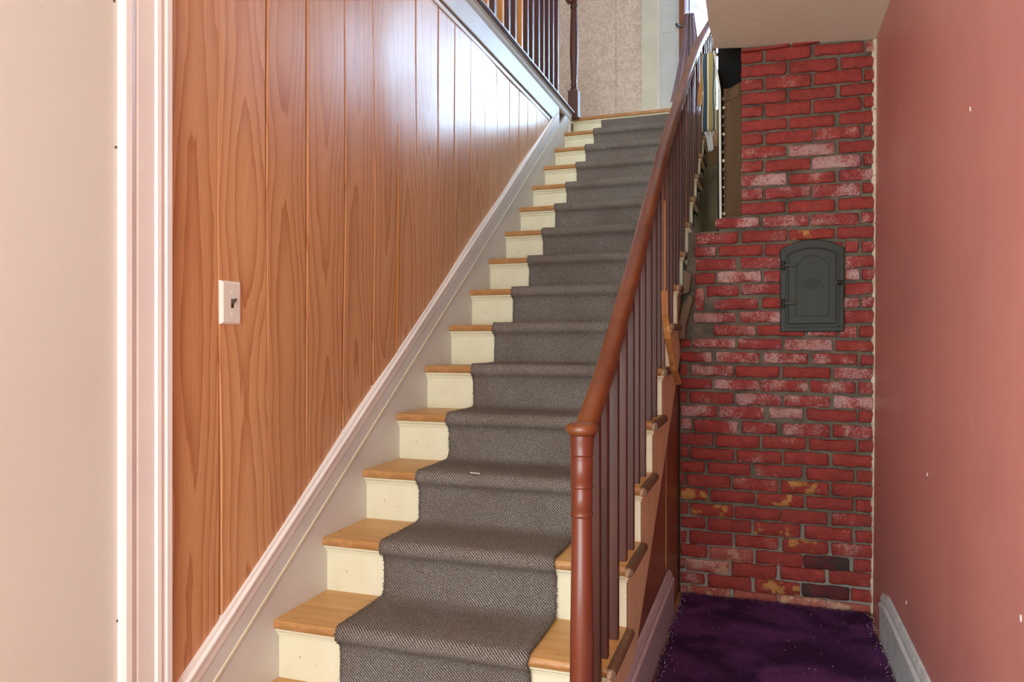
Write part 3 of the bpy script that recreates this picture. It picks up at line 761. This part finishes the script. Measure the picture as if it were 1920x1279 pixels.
ROWS = [
 (C7, [(350, 640, 88, 106), (655, 820, 52, 78)]),
 (C7, [(350, 478, 120, 185), (500, 770, 95, 165), (790, 1085, 68, 132), (1097, 1178, 55, 115)]),
 (C7, [(350, 620, 193, 262), (640, 925, 168, 237), (948, 1185, 143, 210)]),
 (C7, [(350, 480, 285, 347), (498, 770, 262, 333), (790, 1075, 232, 305), (1088, 1190, 220, 287)]),
 (C7, [(350, 620, 362, 428), (640, 915, 337, 400), (945, 1195, 308, 375)]),
 (C7, [(350, 480, 448, 510), (498, 768, 425, 498), (785, 1070, 400, 475), (1088, 1202, 387, 450)]),
 (C7, [(350, 625, 528, 592), (640, 910, 505, 570), (942, 1202, 477, 545)]),
 (C7, [(350, 478, 612, 677), (498, 778, 595, 665), (792, 1068, 570, 640), (1085, 1202, 557, 622)]),
 (C7, [(350, 618, 688, 752), (635, 912, 670, 738), (935, 1205, 650, 717)]),
 (C7, [(350, 480, 778, 840), (498, 765, 765, 830), (775, 1068, 743, 815), (1085, 1207, 730, 797)]),
 (C7, [(350, 622, 855, 922), (638, 915, 843, 907), (935, 1205, 820, 888)]),
 (C7, [(350, 480, 943, 1007), (490, 765, 930, 995), (778, 1065, 912, 985), (1078, 1207, 903, 962)]),
 (C7, [(350, 615, 1025, 1088), (632, 912, 1010, 1077), (935, 1207, 990, 1060)]),
 (C7, [(195, 455, 1115, 1172), (480, 755, 1102, 1168), (770, 1055, 1090, 1157), (1072, 1207, 1080, 1142)]),
 (C8, [(80, 330, 55, 120), (355, 625, 40, 107), (640, 910, 34, 92), (928, 1205, 15, 82)]),
 (C8, [(70, 200, 135, 195), (218, 475, 128, 193), (492, 760, 120, 185), (780, 960, 112, 178), (975, 1052, 105, 170), (1073, 1205, 103, 167)]),
 (C8, [(78, 318, 210, 278), (345, 600, 200, 267), (975, 1205, 190, 258)]),
 (C8, [(72, 195, 295, 360), (208, 470, 285, 350), (485, 740, 280, 345), (975, 1060, 270, 337), (1075, 1203, 268, 332)]),
 (C8, [(145, 332, 370, 433), (350, 600, 360, 423), (975, 1198, 353, 420)]),
 (C8, [(185, 450, 450, 512), (478, 740, 442, 505), (960, 1060, 440, 503), (1072, 1195, 435, 500)]),
 (C8, [(60, 318, 532, 592), (345, 600, 525, 590), (968, 1192, 520, 592)]),
 (C8, [(185, 435, 608, 670), (450, 728, 608, 670), (748, 928, 612, 676), (940, 1045, 613, 678), (1060, 1190, 612, 678)]),
 (C8, [(-60, 50, 690, 740), (60, 315, 688, 744), (330, 592, 690, 752), (608, 895, 692, 757), (918, 1180, 700, 763)]),
 (C8, [(-80, 175, 768, 826), (200, 460, 770, 832), (485, 750, 773, 838), (780, 1045, 778, 842), (1068, 1168, 785, 847)]),
 (C8, [(-80, 28, 845, 905), (52, 302, 848, 912), (315, 580, 853, 917), (600, 885, 860, 925), (905, 1158, 865, 932)]),
 (C8, [(-80, 172, 927, 988), (190, 460, 932, 995), (470, 748, 938, 1005), (765, 1035, 945, 1013), (1055, 1152, 950, 1018)]),
 (C8, [(-80, 25, 1005, 1068), (42, 305, 1010, 1075), (318, 592, 1020, 1087), (608, 885, 1030, 1097), (905, 1152, 1037, 1107)]),
 (C8, [(-80, 205, 1088, 1155), (218, 485, 1097, 1167), (520, 722, 1105, 1168), (745, 1042, 1115, 1182), (1055, 1152, 1122, 1192)]),
 (C9, [(60, 165, 15, 72), (178, 415, 25, 90), (440, 628, 33, 97), (660, 918, 45, 112), (935, 1165, 55, 120)]),
 (C9, [(60, 282, 97, 158), (298, 535, 108, 173), (552, 785, 115, 180), (805, 1058, 128, 192), (1075, 1165, 135, 197)]),
 (C9, [(60, 150, 168, 222), (162, 395, 178, 240), (410, 655, 190, 255), (668, 912, 200, 267), (935, 1165, 213, 277)]),
 (C9, [(60, 235, 247, 307), (255, 485, 258, 320), (512, 765, 270, 334), (790, 1050, 287, 353), (1065, 1165, 300, 362)]),
 (C9, [(60, 125, 318, 373), (138, 375, 325, 390), (390, 635, 342, 407), (652, 912, 360, 427), (928, 1160, 372, 440)]),
 (C9, [(60, 250, 393, 453), (268, 508, 410, 470), (522, 775, 428, 493), (790, 1045, 447, 510), (1062, 1157, 460, 523)]),
 (C9, [(60, 145, 473, 530), (160, 390, 483, 547), (400, 648, 502, 565), (655, 905, 520, 587), (928, 1155, 535, 600)]),
 (C9, [(60, 238, 552, 608), (252, 490, 565, 632), (505, 758, 585, 655), (780, 1040, 608, 680), (1060, 1152, 630, 692)]),
 (C9, [(60, 138, 625, 685), (155, 385, 635, 703), (402, 635, 655, 722), (660, 908, 678, 750), (928, 1152, 700, 768)]),
 (C9, [(60, 250, 700, 765), (262, 500, 722, 790), (515, 768, 745, 815), (775, 1025, 768, 838), (1045, 1150, 782, 850)]),
 (C9, [(60, 128, 775, 825), (135, 370, 787, 855), (382, 628, 808, 880), (648, 892, 830, 900), (915, 1145, 852, 925)]),
 (C9, [(60, 235, 855, 912), (252, 490, 873, 942), (508, 755, 898, 968), (765, 1025, 925, 995), (1035, 1147, 950, 1012)]),
 (C9, [(60, 140, 925, 985), (150, 378, 935, 1000), (395, 632, 962, 1040), (640, 900, 988, 1080), (905, 1140, 1022, 1105)]),
]
SPECIAL = {(14, 2): 'brick_ochre', (32, 3): 'brick_ochre', (33, 0): 'brick_ochre', (33, 2): 'brick_ochre', (34, 1): 'brick_ochre', (35, 2): 'brick_ochre', (37, 1): 'brick_pale', (36, 3): 'brick_ochre',
           (37, 3): 'brick_dark', (39, 3): 'brick_dark', (38, 1): 'brick_pale', (39, 2): 'brick_ochre', (1, 3): 'brick_pale'}
for j in range(5): SPECIAL[(40, j)] = 'brick_pale'
def brick(quad, mat, seed):
    """quad: four corners in the wall plane (left-top, right-top, right-bottom, left-bottom); a hand-made block with worn arrises"""
    lt, rt_, rb, lb = quad; nx, nz = 12, 4; vs = []
    Wd = (rt_ - lt).length; Hh = (lt - lb).length
    pr_ = .004 * mnoise.noise(Vector((seed, 1, 1)))
    for i in range(nx + 1):
        for j in range(nz + 1):
            a = i / nx; b = j / nz
            # pull the outer rings in close to the edge so that the arris is tight
            a = {0: 0, 1: .035, nx - 1: .965, nx: 1}.get(i, a); b = {0: 0, 1: .13, nz - 1: .87, nz: 1}.get(j, b)
            P = lt.lerp(rt_, a).lerp(lb.lerp(rb, a), b)
            ring = i in (0, nx) or j in (0, nz)
            corner = i in (0, nx) and j in (0, nz)
            jx = .004 * mnoise.noise(Vector((P.x * 30, P.z * 30, seed))); jz = .0045 * mnoise.noise(Vector((P.x * 22, P.z * 40, seed + 9)))
            d = .005 * mnoise.noise(Vector((P.x * 24, P.z * 34, seed + 4)))
            y = YB - .008 + pr_ + d + (.0055 if ring else 0) + (.004 if corner else 0)
            if corner: P = P.lerp((lt + rb) / 2, .02)
            vs.append((P.x + (jx if ring else 0), y, P.z + (jz if ring else 0)))
    n0 = len(vs); g = lambda i, j: i * (nz + 1) + j
    fs = [(g(i, j), g(i + 1, j), g(i + 1, j + 1), g(i, j + 1)) for i in range(nx) for j in range(nz)]
    ring = [g(i, 0) for i in range(nx)] + [g(nx, j) for j in range(nz)] + [g(i, nz) for i in range(nx, 0, -1)] + [g(0, j) for j in range(nz, 0, -1)]
    vs += [(vs[r][0], YB + .03, vs[r][2]) for r in ring]
    m_ = len(ring); fs += [(ring[i], ring[(i + 1) % m_], n0 + (i + 1) % m_, n0 + i) for i in range(m_)]
    o = MB().add(vs, fs).build('brick', mat, wall_brick, center=((lt + rb) / 2))
    smooth_angle(o, 50)
    return o
si = 0
for ri, (C, bricks) in enumerate(ROWS):
    if len(bricks) > 1:
        f_, l_ = bricks[0], bricks[-1]
        slope = ((l_[2] + l_[3]) - (f_[2] + f_[3])) / ((l_[0] + l_[1]) - (f_[0] + f_[1]))
    for bi, (x0, x1, y0, y1) in enumerate(bricks):
        si += 1.37; xm = (x0 + x1) / 2; e = random.uniform(-1.2, 1.2)
        def P(x, y):
            yy_ = y + slope * (x - xm); pp = on_y(C[0] + x * C[2], C[1] + yy_ * C[2], YB)
            pp.x = max(pp.x, XO + .003); pp.z = max(pp.z, .003); return pp
        mat = SPECIAL.get((ri, bi))
        if not mat: mat = 'brick_dusty' if (8 <= ri <= 28 and random.random() < .62) else 'brick'
        x1c = x1
        quad = (P(x0, y0 + e), P(x1c, y0), P(x1c, y1), P(x0, y1 + e))
        if quad[1].x - quad[0].x < .012 or quad[0].z - quad[3].z < .008: continue
        brick(quad, mat, si)
# the brick set on end at the broken corner
P = lambda x, y: on_y(C8[0] + x * C8[2], C8[1] + y * C8[2], YB)
brick((P(75, 388), P(128, 388), P(128, 515), P(75, 515)), 'brick', 401.3)
# rough bead of plaster down the right-hand corner
m = MB(); vs = []; NS = 110
for i in range(NS + 1):
    z = .005 + (zc(.47) - .01) * i / NS
    xw = xr(YB, z)
    wd = .004 + .012 * max(0, mnoise.noise(Vector((z * 11, 3, 3)))) + .007 * random.random() ** 2
    if z > 1.9: wd += .008
    vs += [(xw - wd, YB - .003, z), (xw - wd * .4, YB - .010 - .004 * random.random(), z), (xw + .006, YB - .014, z), (xw + .006, YB + .02, z), (xw - wd, YB + .02, z)]
fs = [tuple(range(5))]
for i in range(NS): fs += [(i * 5 + j, i * 5 + (j + 1) % 5, i * 5 + 5 + (j + 1) % 5, i * 5 + 5 + j) for j in range(5)]
m.add(vs, fs).build('plaster_bead', 'plasterbead', wall_brick)

# cavity beside the chimney: back and side painted black as unlit depth, stud, sheet edge
cv = struct(empty('wall_cavity', (-.15, YB + .1, H + .6)), 'open dark cavity with an old stud beside the brick', 'wall')
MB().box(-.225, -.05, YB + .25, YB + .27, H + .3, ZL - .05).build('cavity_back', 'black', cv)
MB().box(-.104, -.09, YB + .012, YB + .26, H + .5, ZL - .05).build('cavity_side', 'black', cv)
o = MB().box(-.186, -.106, YB + .05, YB + .09, H + .55, H + 1.22).build('stud', 'oldwood', cv)
m = MB(); m.add([(-.186, YB + .045, H + 1.15), (-.104, YB + .045, H + 1.19), (-.104, YB + .045, H + 1.245), (-.186, YB + .045, H + 1.205), (-.186, YB + .1, H + 1.15), (-.104, YB + .1, H + 1.19), (-.104, YB + .1, H + 1.245), (-.186, YB + .1, H + 1.205)], [(0, 1, 2, 3), (4, 5, 6, 7), (0, 1, 5, 4), (1, 2, 6, 5), (2, 3, 7, 6), (3, 0, 4, 7)])
m.build('brace', 'oldwood', cv)
m = MB(); m.add([(-.193, YB, H + .57), (-.203, YB, H + .57), (-.207, YB, H + 1.2), (-.232, YB, H + 1.392), (-.226, YB, H + 1.392), (-.197, YB, H + 1.2),
                 (-.193, 6.2, H + .57), (-.203, 6.2, H + .57), (-.207, 6.2, H + 1.2), (-.232, 6.2, H + 1.392), (-.226, 6.2, H + 1.392), (-.197, 6.2, H + 1.2)],
                [(0, 1, 2, 5), (5, 2, 3, 4), (6, 7, 8, 11), (11, 8, 9, 10)] + [(i, (i + 1) % 6, 6 + (i + 1) % 6, 6 + i) for i in range(6)])
m.build('plaster_sheet', 'casing', cv)
for i in range(14):
    z = H + .62 + i * .042; r = .006 + .004 * random.random(); x = -.187 + .004 * random.random()
    m = MB().lathe((x, YB + .03, z), [(.001, -r), (r * .8, -r * .5), (r, 0), (r * .7, r * .6), (.001, r)], 7); m.build('plaster_crumb', 'greywood' if i % 3 else 'plasterbead', cv)
struct(MB().box(-1.42, -.15, 6.2, 6.3, 0, ZL - .3).build('wall_shaft_end', 'plaster'), 'pale wall closing the gap beside the upper stair', 'wall')

# weathered wood blocks jammed between stair and brick
def block(name, pxs, dy0, dy1, mat, label):
    m = MB(); a = [on_y(x, y, dy0) for x, y in pxs]; n = len(a)
    m.add([tuple(p) for p in a] + [(p.x, dy1, p.z) for p in a], [tuple(range(n)), tuple(range(n, 2 * n))] + [(i, (i + 1) % n, n + (i + 1) % n, n + i) for i in range(n)])
    return m
o = block('', [(1279, 575), (1293, 553), (1299, 560), (1285, 612), (1284, 637), (1268, 634), (1272, 610)], 3.53, 3.62, '', '').build('wood_block', 'greywood', bevel=.003)
tag(o, 'grey weathered wood block wedged between stair and brick', 'wood block')
o = block('', [(1281, 505), (1297, 515), (1292, 548), (1281, 552)], 3.56, 3.61, '', '').build('wood_scrap', 'greywood', bevel=.002)
tag(o, 'small dark wood scrap above the wedged grey block', 'wood scrap')

# ------------------------------------------------------------------ clean-out door
dx0, dx1 = .066, .336; dz0 = H + .055; YD = YB - .014
dr = tag(empty('chimney_door', ((dx0 + dx1) / 2, YD, dz0)), 'black cast iron arched clean-out door set into the brick', 'stove door')
def arch(x0, x1, z0, zs, zt_, n=14):
    """outline with vertical sides up to zs and a segmental arch up to zt_"""
    cx = (x0 + x1) / 2; hw = (x1 - x0) / 2; rise = zt_ - zs; R = (hw * hw + rise * rise) / (2 * rise); cz_ = zt_ - R; a0 = math.asin(min(1, hw / R))
    return [(x0, z0), (x1, z0)] + [(cx + R * math.sin(a0 - 2 * a0 * i / n), cz_ + R * math.cos(a0 - 2 * a0 * i / n)) for i in range(n + 1)]
def plate(pts, y0, y1, name, parent, bev=.002):
    return MB().prism(pts, 'y', y0, y1).build(name, 'iron', parent, bevel=bev)
plate(arch(dx0, dx1, dz0, H + .432, H + .474), YD - .004, YD + .02, 'frame', dr, .004)
ix0, ix1 = .102, .302
def rim(pts, r, name, parent, y):
    pp = [Vector((x, y, z)) for x, z in pts]; pp.append(pp[0])
    return MB().sweep(pp, [(-r, -r), (r, -r), (r, r), (-r, r)], up=Vector((0, 1, 0)), cap=True).build(name, 'iron', parent, bevel=.001)
rim(arch(ix0 - .010, ix1 + .012, dz0 + .022, H + .408, H + .438), .0034, 'frame_rim', dr, YD - .008)
df = plate(arch(ix0, ix1, dz0 + .036, H + .403, H + .432), YD - .016, YD, 'door', dr, .003)
px0, px1 = .135, .272
rim(arch(px0, px1, dz0 + .072, H + .333, H + .333 + (px1 - px0) / 2 * .98), .0028, 'door_bead', df, YD - .0172)
ecx, ecz = .2035, H + .248
m = MB()
for i in range(13):
    a = math.radians(8 + i * 164 / 12); 
    for rr0, rr1 in ((.037, .047),):
        w2 = math.radians(4.6)
        q4 = [(ecx + r_ * math.cos(a + s * w2), ecz + r_ * math.sin(a + s * w2)) for r_, s in ((rr0, -1), (rr1, -1), (rr1, 1), (rr0, 1))]
        m.prism(q4, 'y', YD - .0205, YD - .0155)
m.build('emblem_arch', 'iron', df, bevel=.0006, seg=1)
m = MB(); pth = [(ecx + .0495 * math.cos(math.radians(a)), YD - .0165, ecz + .0495 * math.sin(math.radians(a))) for a in range(0, 181, 9)]
m.sweep(pth, [(-.0014, -.0014), (.0014, -.0014), (.0014, .0014), (-.0014, .0014)], up=Vector((0, 1, 0))); m.build('emblem_rim', 'iron', df)
m = MB()
for i in range(7):
    a = math.radians(20 + i * 140 / 6); c_, s__ = math.cos(a), math.sin(a)
    m.prism([(ecx + .019 * c_ - .0012 * s__, ecz + .019 * s__ + .0012 * c_), (ecx + .031 * c_ - .003 * s__, ecz + .031 * s__ + .003 * c_), (ecx + .031 * c_ + .003 * s__, ecz + .031 * s__ - .003 * c_), (ecx + .019 * c_ + .0012 * s__, ecz + .019 * s__ - .0012 * c_)], 'y', YD - .0205, YD - .0155)
for x, z in ((-.007, .004), (.007, .004), (0, .014)):
    m.prism([(ecx + x + .0052 * math.cos(a * math.pi / 5), ecz + z + .0052 * math.sin(a * math.pi / 5)) for a in range(10)], 'y', YD - .0215, YD - .0155)
m.build('emblem_fan', 'iron', df, bevel=.0005, seg=1)
for z in (H + .358, H + .185):
    h_ = MB().box(ix0 - .022, ix0 + .034, YD - .022, YD - .014, z - .007, z + .007).build('hinge', 'iron', dr, bevel=.002)
    m = MB().lathe((ix0 - .022, YD - .016, z - .02), [(.006, 0), (.0085, .003), (.0085, .037), (.006, .04)], 12); m.build('hinge_knuckle', 'iron', h_)
m = MB().lathe((0, 0, 0), [(.009, 0), (.010, .006), (.007, .011), (.002, .013)], 14)
lt_ = MB().box(ix1 - .006, ix1 + .026, YD - .016, YD - .004, H + .264, H + .286).build('latch', 'iron', dr, bevel=.003)
o = m.build('latch_bolt', 'iron', lt_); o.rotation_euler = (math.pi / 2, 0, 0); o.location = Vector((ix1 + .014, YD - .015, H + .275)) - world_loc(lt_)

# ------------------------------------------------------------------ light switch
pa, pb = on_x(413, 525, XW + .012), on_x(450, 609, XW + .012)
sy0, sy1, sz0, sz1 = pa.y, pb.y, pb.z, pa.z; xs = XW + .009
sw = tag(empty('light_switch', (xs, (sy0 + sy1) / 2, sz0)), 'white light switch plate with brown toggle on wood panelling', 'light switch')
ins = .006
m = MB(); m.add([(xs - .004, sy0, sz0), (xs - .004, sy1, sz0), (xs - .004, sy1, sz1), (xs - .004, sy0, sz1), (xs + .009, sy0 + ins, sz0 + ins), (xs + .009, sy1 - ins, sz0 + ins), (xs + .009, sy1 - ins, sz1 - ins), (xs + .009, sy0 + ins, sz1 - ins),
                 (xs + .003, sy0, sz0), (xs + .003, sy1, sz0), (xs + .003, sy1, sz1), (xs + .003, sy0, sz1)],
               [(0, 1, 2, 3), (4, 5, 6, 7), (0, 1, 9, 8), (1, 2, 10, 9), (2, 3, 11, 10), (3, 0, 8, 11), (8, 9, 5, 4), (9, 10, 6, 5), (10, 11, 7, 6), (11, 8, 4, 7)])
m.build('plate', 'plastic', sw, bevel=.0012)
cy, cz_ = (sy0 + sy1) / 2 + .001, (sz0 + sz1) / 2 - .002
MB().box(xs + .0085, xs + .0098, cy - .0052, cy + .0052, cz_ - .0125, cz_ + .0125).build('slot', 'toggle', sw)
m = MB(); m.add([(xs + .009, cy - .0045, cz_ - .002), (xs + .009, cy + .0045, cz_ - .002), (xs + .009, cy + .0045, cz_ + .011), (xs + .009, cy - .0045, cz_ + .011), (xs + .022, cy - .0035, cz_ + .008), (xs + .022, cy + .0035, cz_ + .008), (xs + .021, cy + .0035, cz_ + .014), (xs + .021, cy - .0035, cz_ + .014)],
               [(0, 1, 2, 3), (4, 5, 6, 7), (0, 1, 5, 4), (1, 2, 6, 5), (2, 3, 7, 6), (3, 0, 4, 7)])
m.build('toggle', 'toggle', sw, bevel=.001)
for s in (-1, 1):
    m = MB(); m.prism([(cy + .0032 * math.cos(a * math.pi / 5), cz_ + s * .030 + .0032 * math.sin(a * math.pi / 5)) for a in range(10)], 'x', xs + .0085, xs + .0105)
    m.build('screw', 'plastic', sw)

# ------------------------------------------------------------------ purple carpet
def zcarp(x, y): return .014 + .004 * mnoise.noise(Vector((x * 6, y * 6, 5)))
m = MB(); NXc, NYc = 34, 60; vs = []
cx0, cx1, cy0, cy1 = -.368, .432, .75, 3.592
for i in range(NXc + 1):
    for j in range(NYc + 1):
        x = cx0 + (cx1 - cx0) * i / NXc; y = cy0 + (cy1 - cy0) * j / NYc
        if i == NXc: x += .008 * mnoise.noise(Vector((y * 7, 0, 0)))
        if i == 0: x += .008 * mnoise.noise(Vector((y * 7, 5, 0)))
        ed = i in (0, NXc) or j in (0, NYc)
        vs.append((x, y, .002 if ed else zcarp(x, y)))
fs = [(i * (NYc + 1) + j, (i + 1) * (NYc + 1) + j, (i + 1) * (NYc + 1) + j + 1, i * (NYc + 1) + j + 1) for i in range(NXc) for j in range(NYc)]
carpet = tag(m.add(vs, fs).build('carpet', 'purple', smooth=True), 'deep purple pile carpet between stair and pink wall', 'carpet')
m = MB()
for _ in range(52000):
    x = random.uniform(cx0 - .006, cx1 + .004); y = random.uniform(1.9, cy1 - .001); z = zcarp(x, y) - .004
    hh = random.uniform(.008, .015); a = random.uniform(0, 6.28); lx, ly = .006 * math.cos(a) + .004 * mnoise.noise(Vector((x * 5, y * 5, 1))), .006 * math.sin(a) + .005 * mnoise.noise(Vector((x * 5, y * 5, 8)))
    b = random.uniform(0, 6.28); wx, wy = .0016 * math.cos(b), .0016 * math.sin(b)
    m.add([(x - wx, y - wy, z), (x + wx, y + wy, z), (x + lx, y + ly, z + hh)], [(0, 1, 2)])
me_ = bpy.data.meshes.new('pile'); me_.from_pydata(m.v, [], m.f); me_.materials.append(M['purple'])
po = bpy.data.objects.new('pile', me_); COL.objects.link(po); po.parent = carpet; po['kind'] = 'stuff'
# lint and plaster crumbs along the carpet edges
m = MB()
for _ in range(420):
    if random.random() < .8: x = random.choice((cx0 + random.uniform(-.012, .03) , cx1 - random.uniform(-.012, .03)))
    else: x = random.uniform(cx0, cx1)
    y = random.uniform(2.1, 3.58); z = .022; r = random.uniform(.0008, .0022)
    m.add([(x - r, y, z), (x + r, y - r, z), (x + r * .5, y + r, z), (x, y, z + r * 1.3)], [(0, 2, 1), (0, 1, 3), (1, 2, 3), (2, 0, 3)])
lo_ = m.build('lint', 'lint'); lo_['kind'] = 'stuff'; tag(lo_, 'tiny white crumbs of lint and plaster on the purple carpet', 'debris')

# ------------------------------------------------------------------ things upstairs
def sheet(name, fn, nu, nv, mat, th=.003):
    vs = [fn(i / nu, j / nv) for i in range(nu + 1) for j in range(nv + 1)]
    me = bpy.data.meshes.new(name); W = nv + 1
    fs = [(i * W + j, (i + 1) * W + j, (i + 1) * W + j + 1, i * W + j + 1) for i in range(nu) for j in range(nv)]
    me.from_pydata(vs, [], fs); uv = me.uv_layers.new(name='UVMap')
    for l in me.loops: uv.data[l.index].uv = ((l.vertex_index // W) / nu, (l.vertex_index % W) / nv)
    me.materials.append(M[mat])
    for p_ in me.polygons: p_.use_smooth = True
    o = bpy.data.objects.new(name, me); COL.objects.link(o)
    s = o.modifiers.new('thickness', 'SOLIDIFY'); s.thickness = th
    return o
def f_cur(u, v):
    zt2, zb2 = H + 2.985, H + 2.20; z = zt2 + (zb2 - zt2) * v
    xl = -.68 + (-.815 + .68) * v ** 1.4; xr2 = -.60 + .10 * v
    return (xl + (xr2 - xl) * u, YU - .10 + .018 * math.sin(u * 22) * (.5 + .5 * v), z + .03 * math.sin(u * 3) * v)
cur = tag(sheet('curtain', f_cur, 40, 16, 'curtain'), 'mauve curtain gathered beside the bright upstairs window', 'curtain')
def f_val(u, v):
    z = H + 3.6 + (2.99 - 3.6) * v
    return (-.69 + 1.0 * u, YU - .075 + .012 * math.sin(u * 60), z + (.04 * math.sin(u * 20) if v > .8 else 0))
tag(sheet('sheer_valance', f_val, 90, 10, 'sheer', .002), 'pale lilac sheer cloth over the upper half of the upstairs window', 'curtain')
hk = tag(empty('coat_hook', (-.72, YU - .05, H + 2.9)), 'small black hook on the brown window casing', 'hook')
MB().box(-.735, -.715, YU - .05, YU - .038, H + 2.885, H + 2.925).build('plate', 'iron', hk)
MB().sweep([(-.725, YU - .045, H + 2.905), (-.75, YU - .07, H + 2.90), (-.765, YU - .085, H + 2.915)], [(-.008, -.008), (.008, -.008), (.008, .008), (-.008, .008)]).build('peg', 'iron', hk)
MB()
cord = MB().sweep([(-.645, YU - .135, H + 4.0), (-.640, YU - .135, H + 2.2)], [(-.004, -.004), (.004, -.004), (.004, .004), (-.004, .004)], up=Vector((0, 1, 0))).build('pull_cord', 'iron', cur)

# striped cloth roll hanging outside the balusters on a wooden peg
TX, TY = -.312, 4.5
tz1, tz0 = H + 1.715, H + 1.255
def f_tow(u, v):
    a = math.pi * (1.0 + 1.0 * u); r = .036 + .004 * math.sin(v * 9)
    return (TX + r * math.cos(a), TY + .022 * math.sin(a), tz1 + (tz0 - tz1) * v)
tw = sheet('striped_cloth', f_tow, 24, 18, 'stripe', .004); tag(tw, 'striped cream and blue cloth hanging outside the upper balusters', 'cloth')
m = MB()
for i in range(9):
    x = TX - .03 + .0075 * i
    if i % 2: continue
    m.sweep([(x, TY - .01, tz0 + .01), (TX + (x - TX) * .5, TY - .012, tz0 - .03), (TX + .012 + (x - TX) * .4, TY - .01, tz0 - .10 - .02 * random.random())], [(-.0025, -.0025), (.0025, -.0025), (.0025, .0025), (-.0025, .0025)], up=Vector((0, 1, 0)))
m.build('fringe', 'skirt', tw)
pg = MB().sweep([(-.20, TY + .002, tz1 - .012), (-.355, TY + .002, tz1 + .0)], [(-.008, -.008), (.008, -.008), (.008, .008), (-.008, .008)]).build('hanging_peg', 'oldwood')
tag(pg, 'short wooden peg carrying the striped cloth', 'peg')
a, b = on_x(1320, 105, -.352), on_x(1311, 190, -.352); b.y = a.y
b = Vector((a.x - .028, a.y, a.z - .30))
sl = MB().sweep([a, b], [(-.013, -.006), (.013, -.006), (.013, .006), (-.013, .006)], up=Vector((0, 1, 0))).build('loose_slat', 'honey', bevel=.001)
tag(sl, 'loose honey coloured slat leaning on the upper balusters', 'slat')
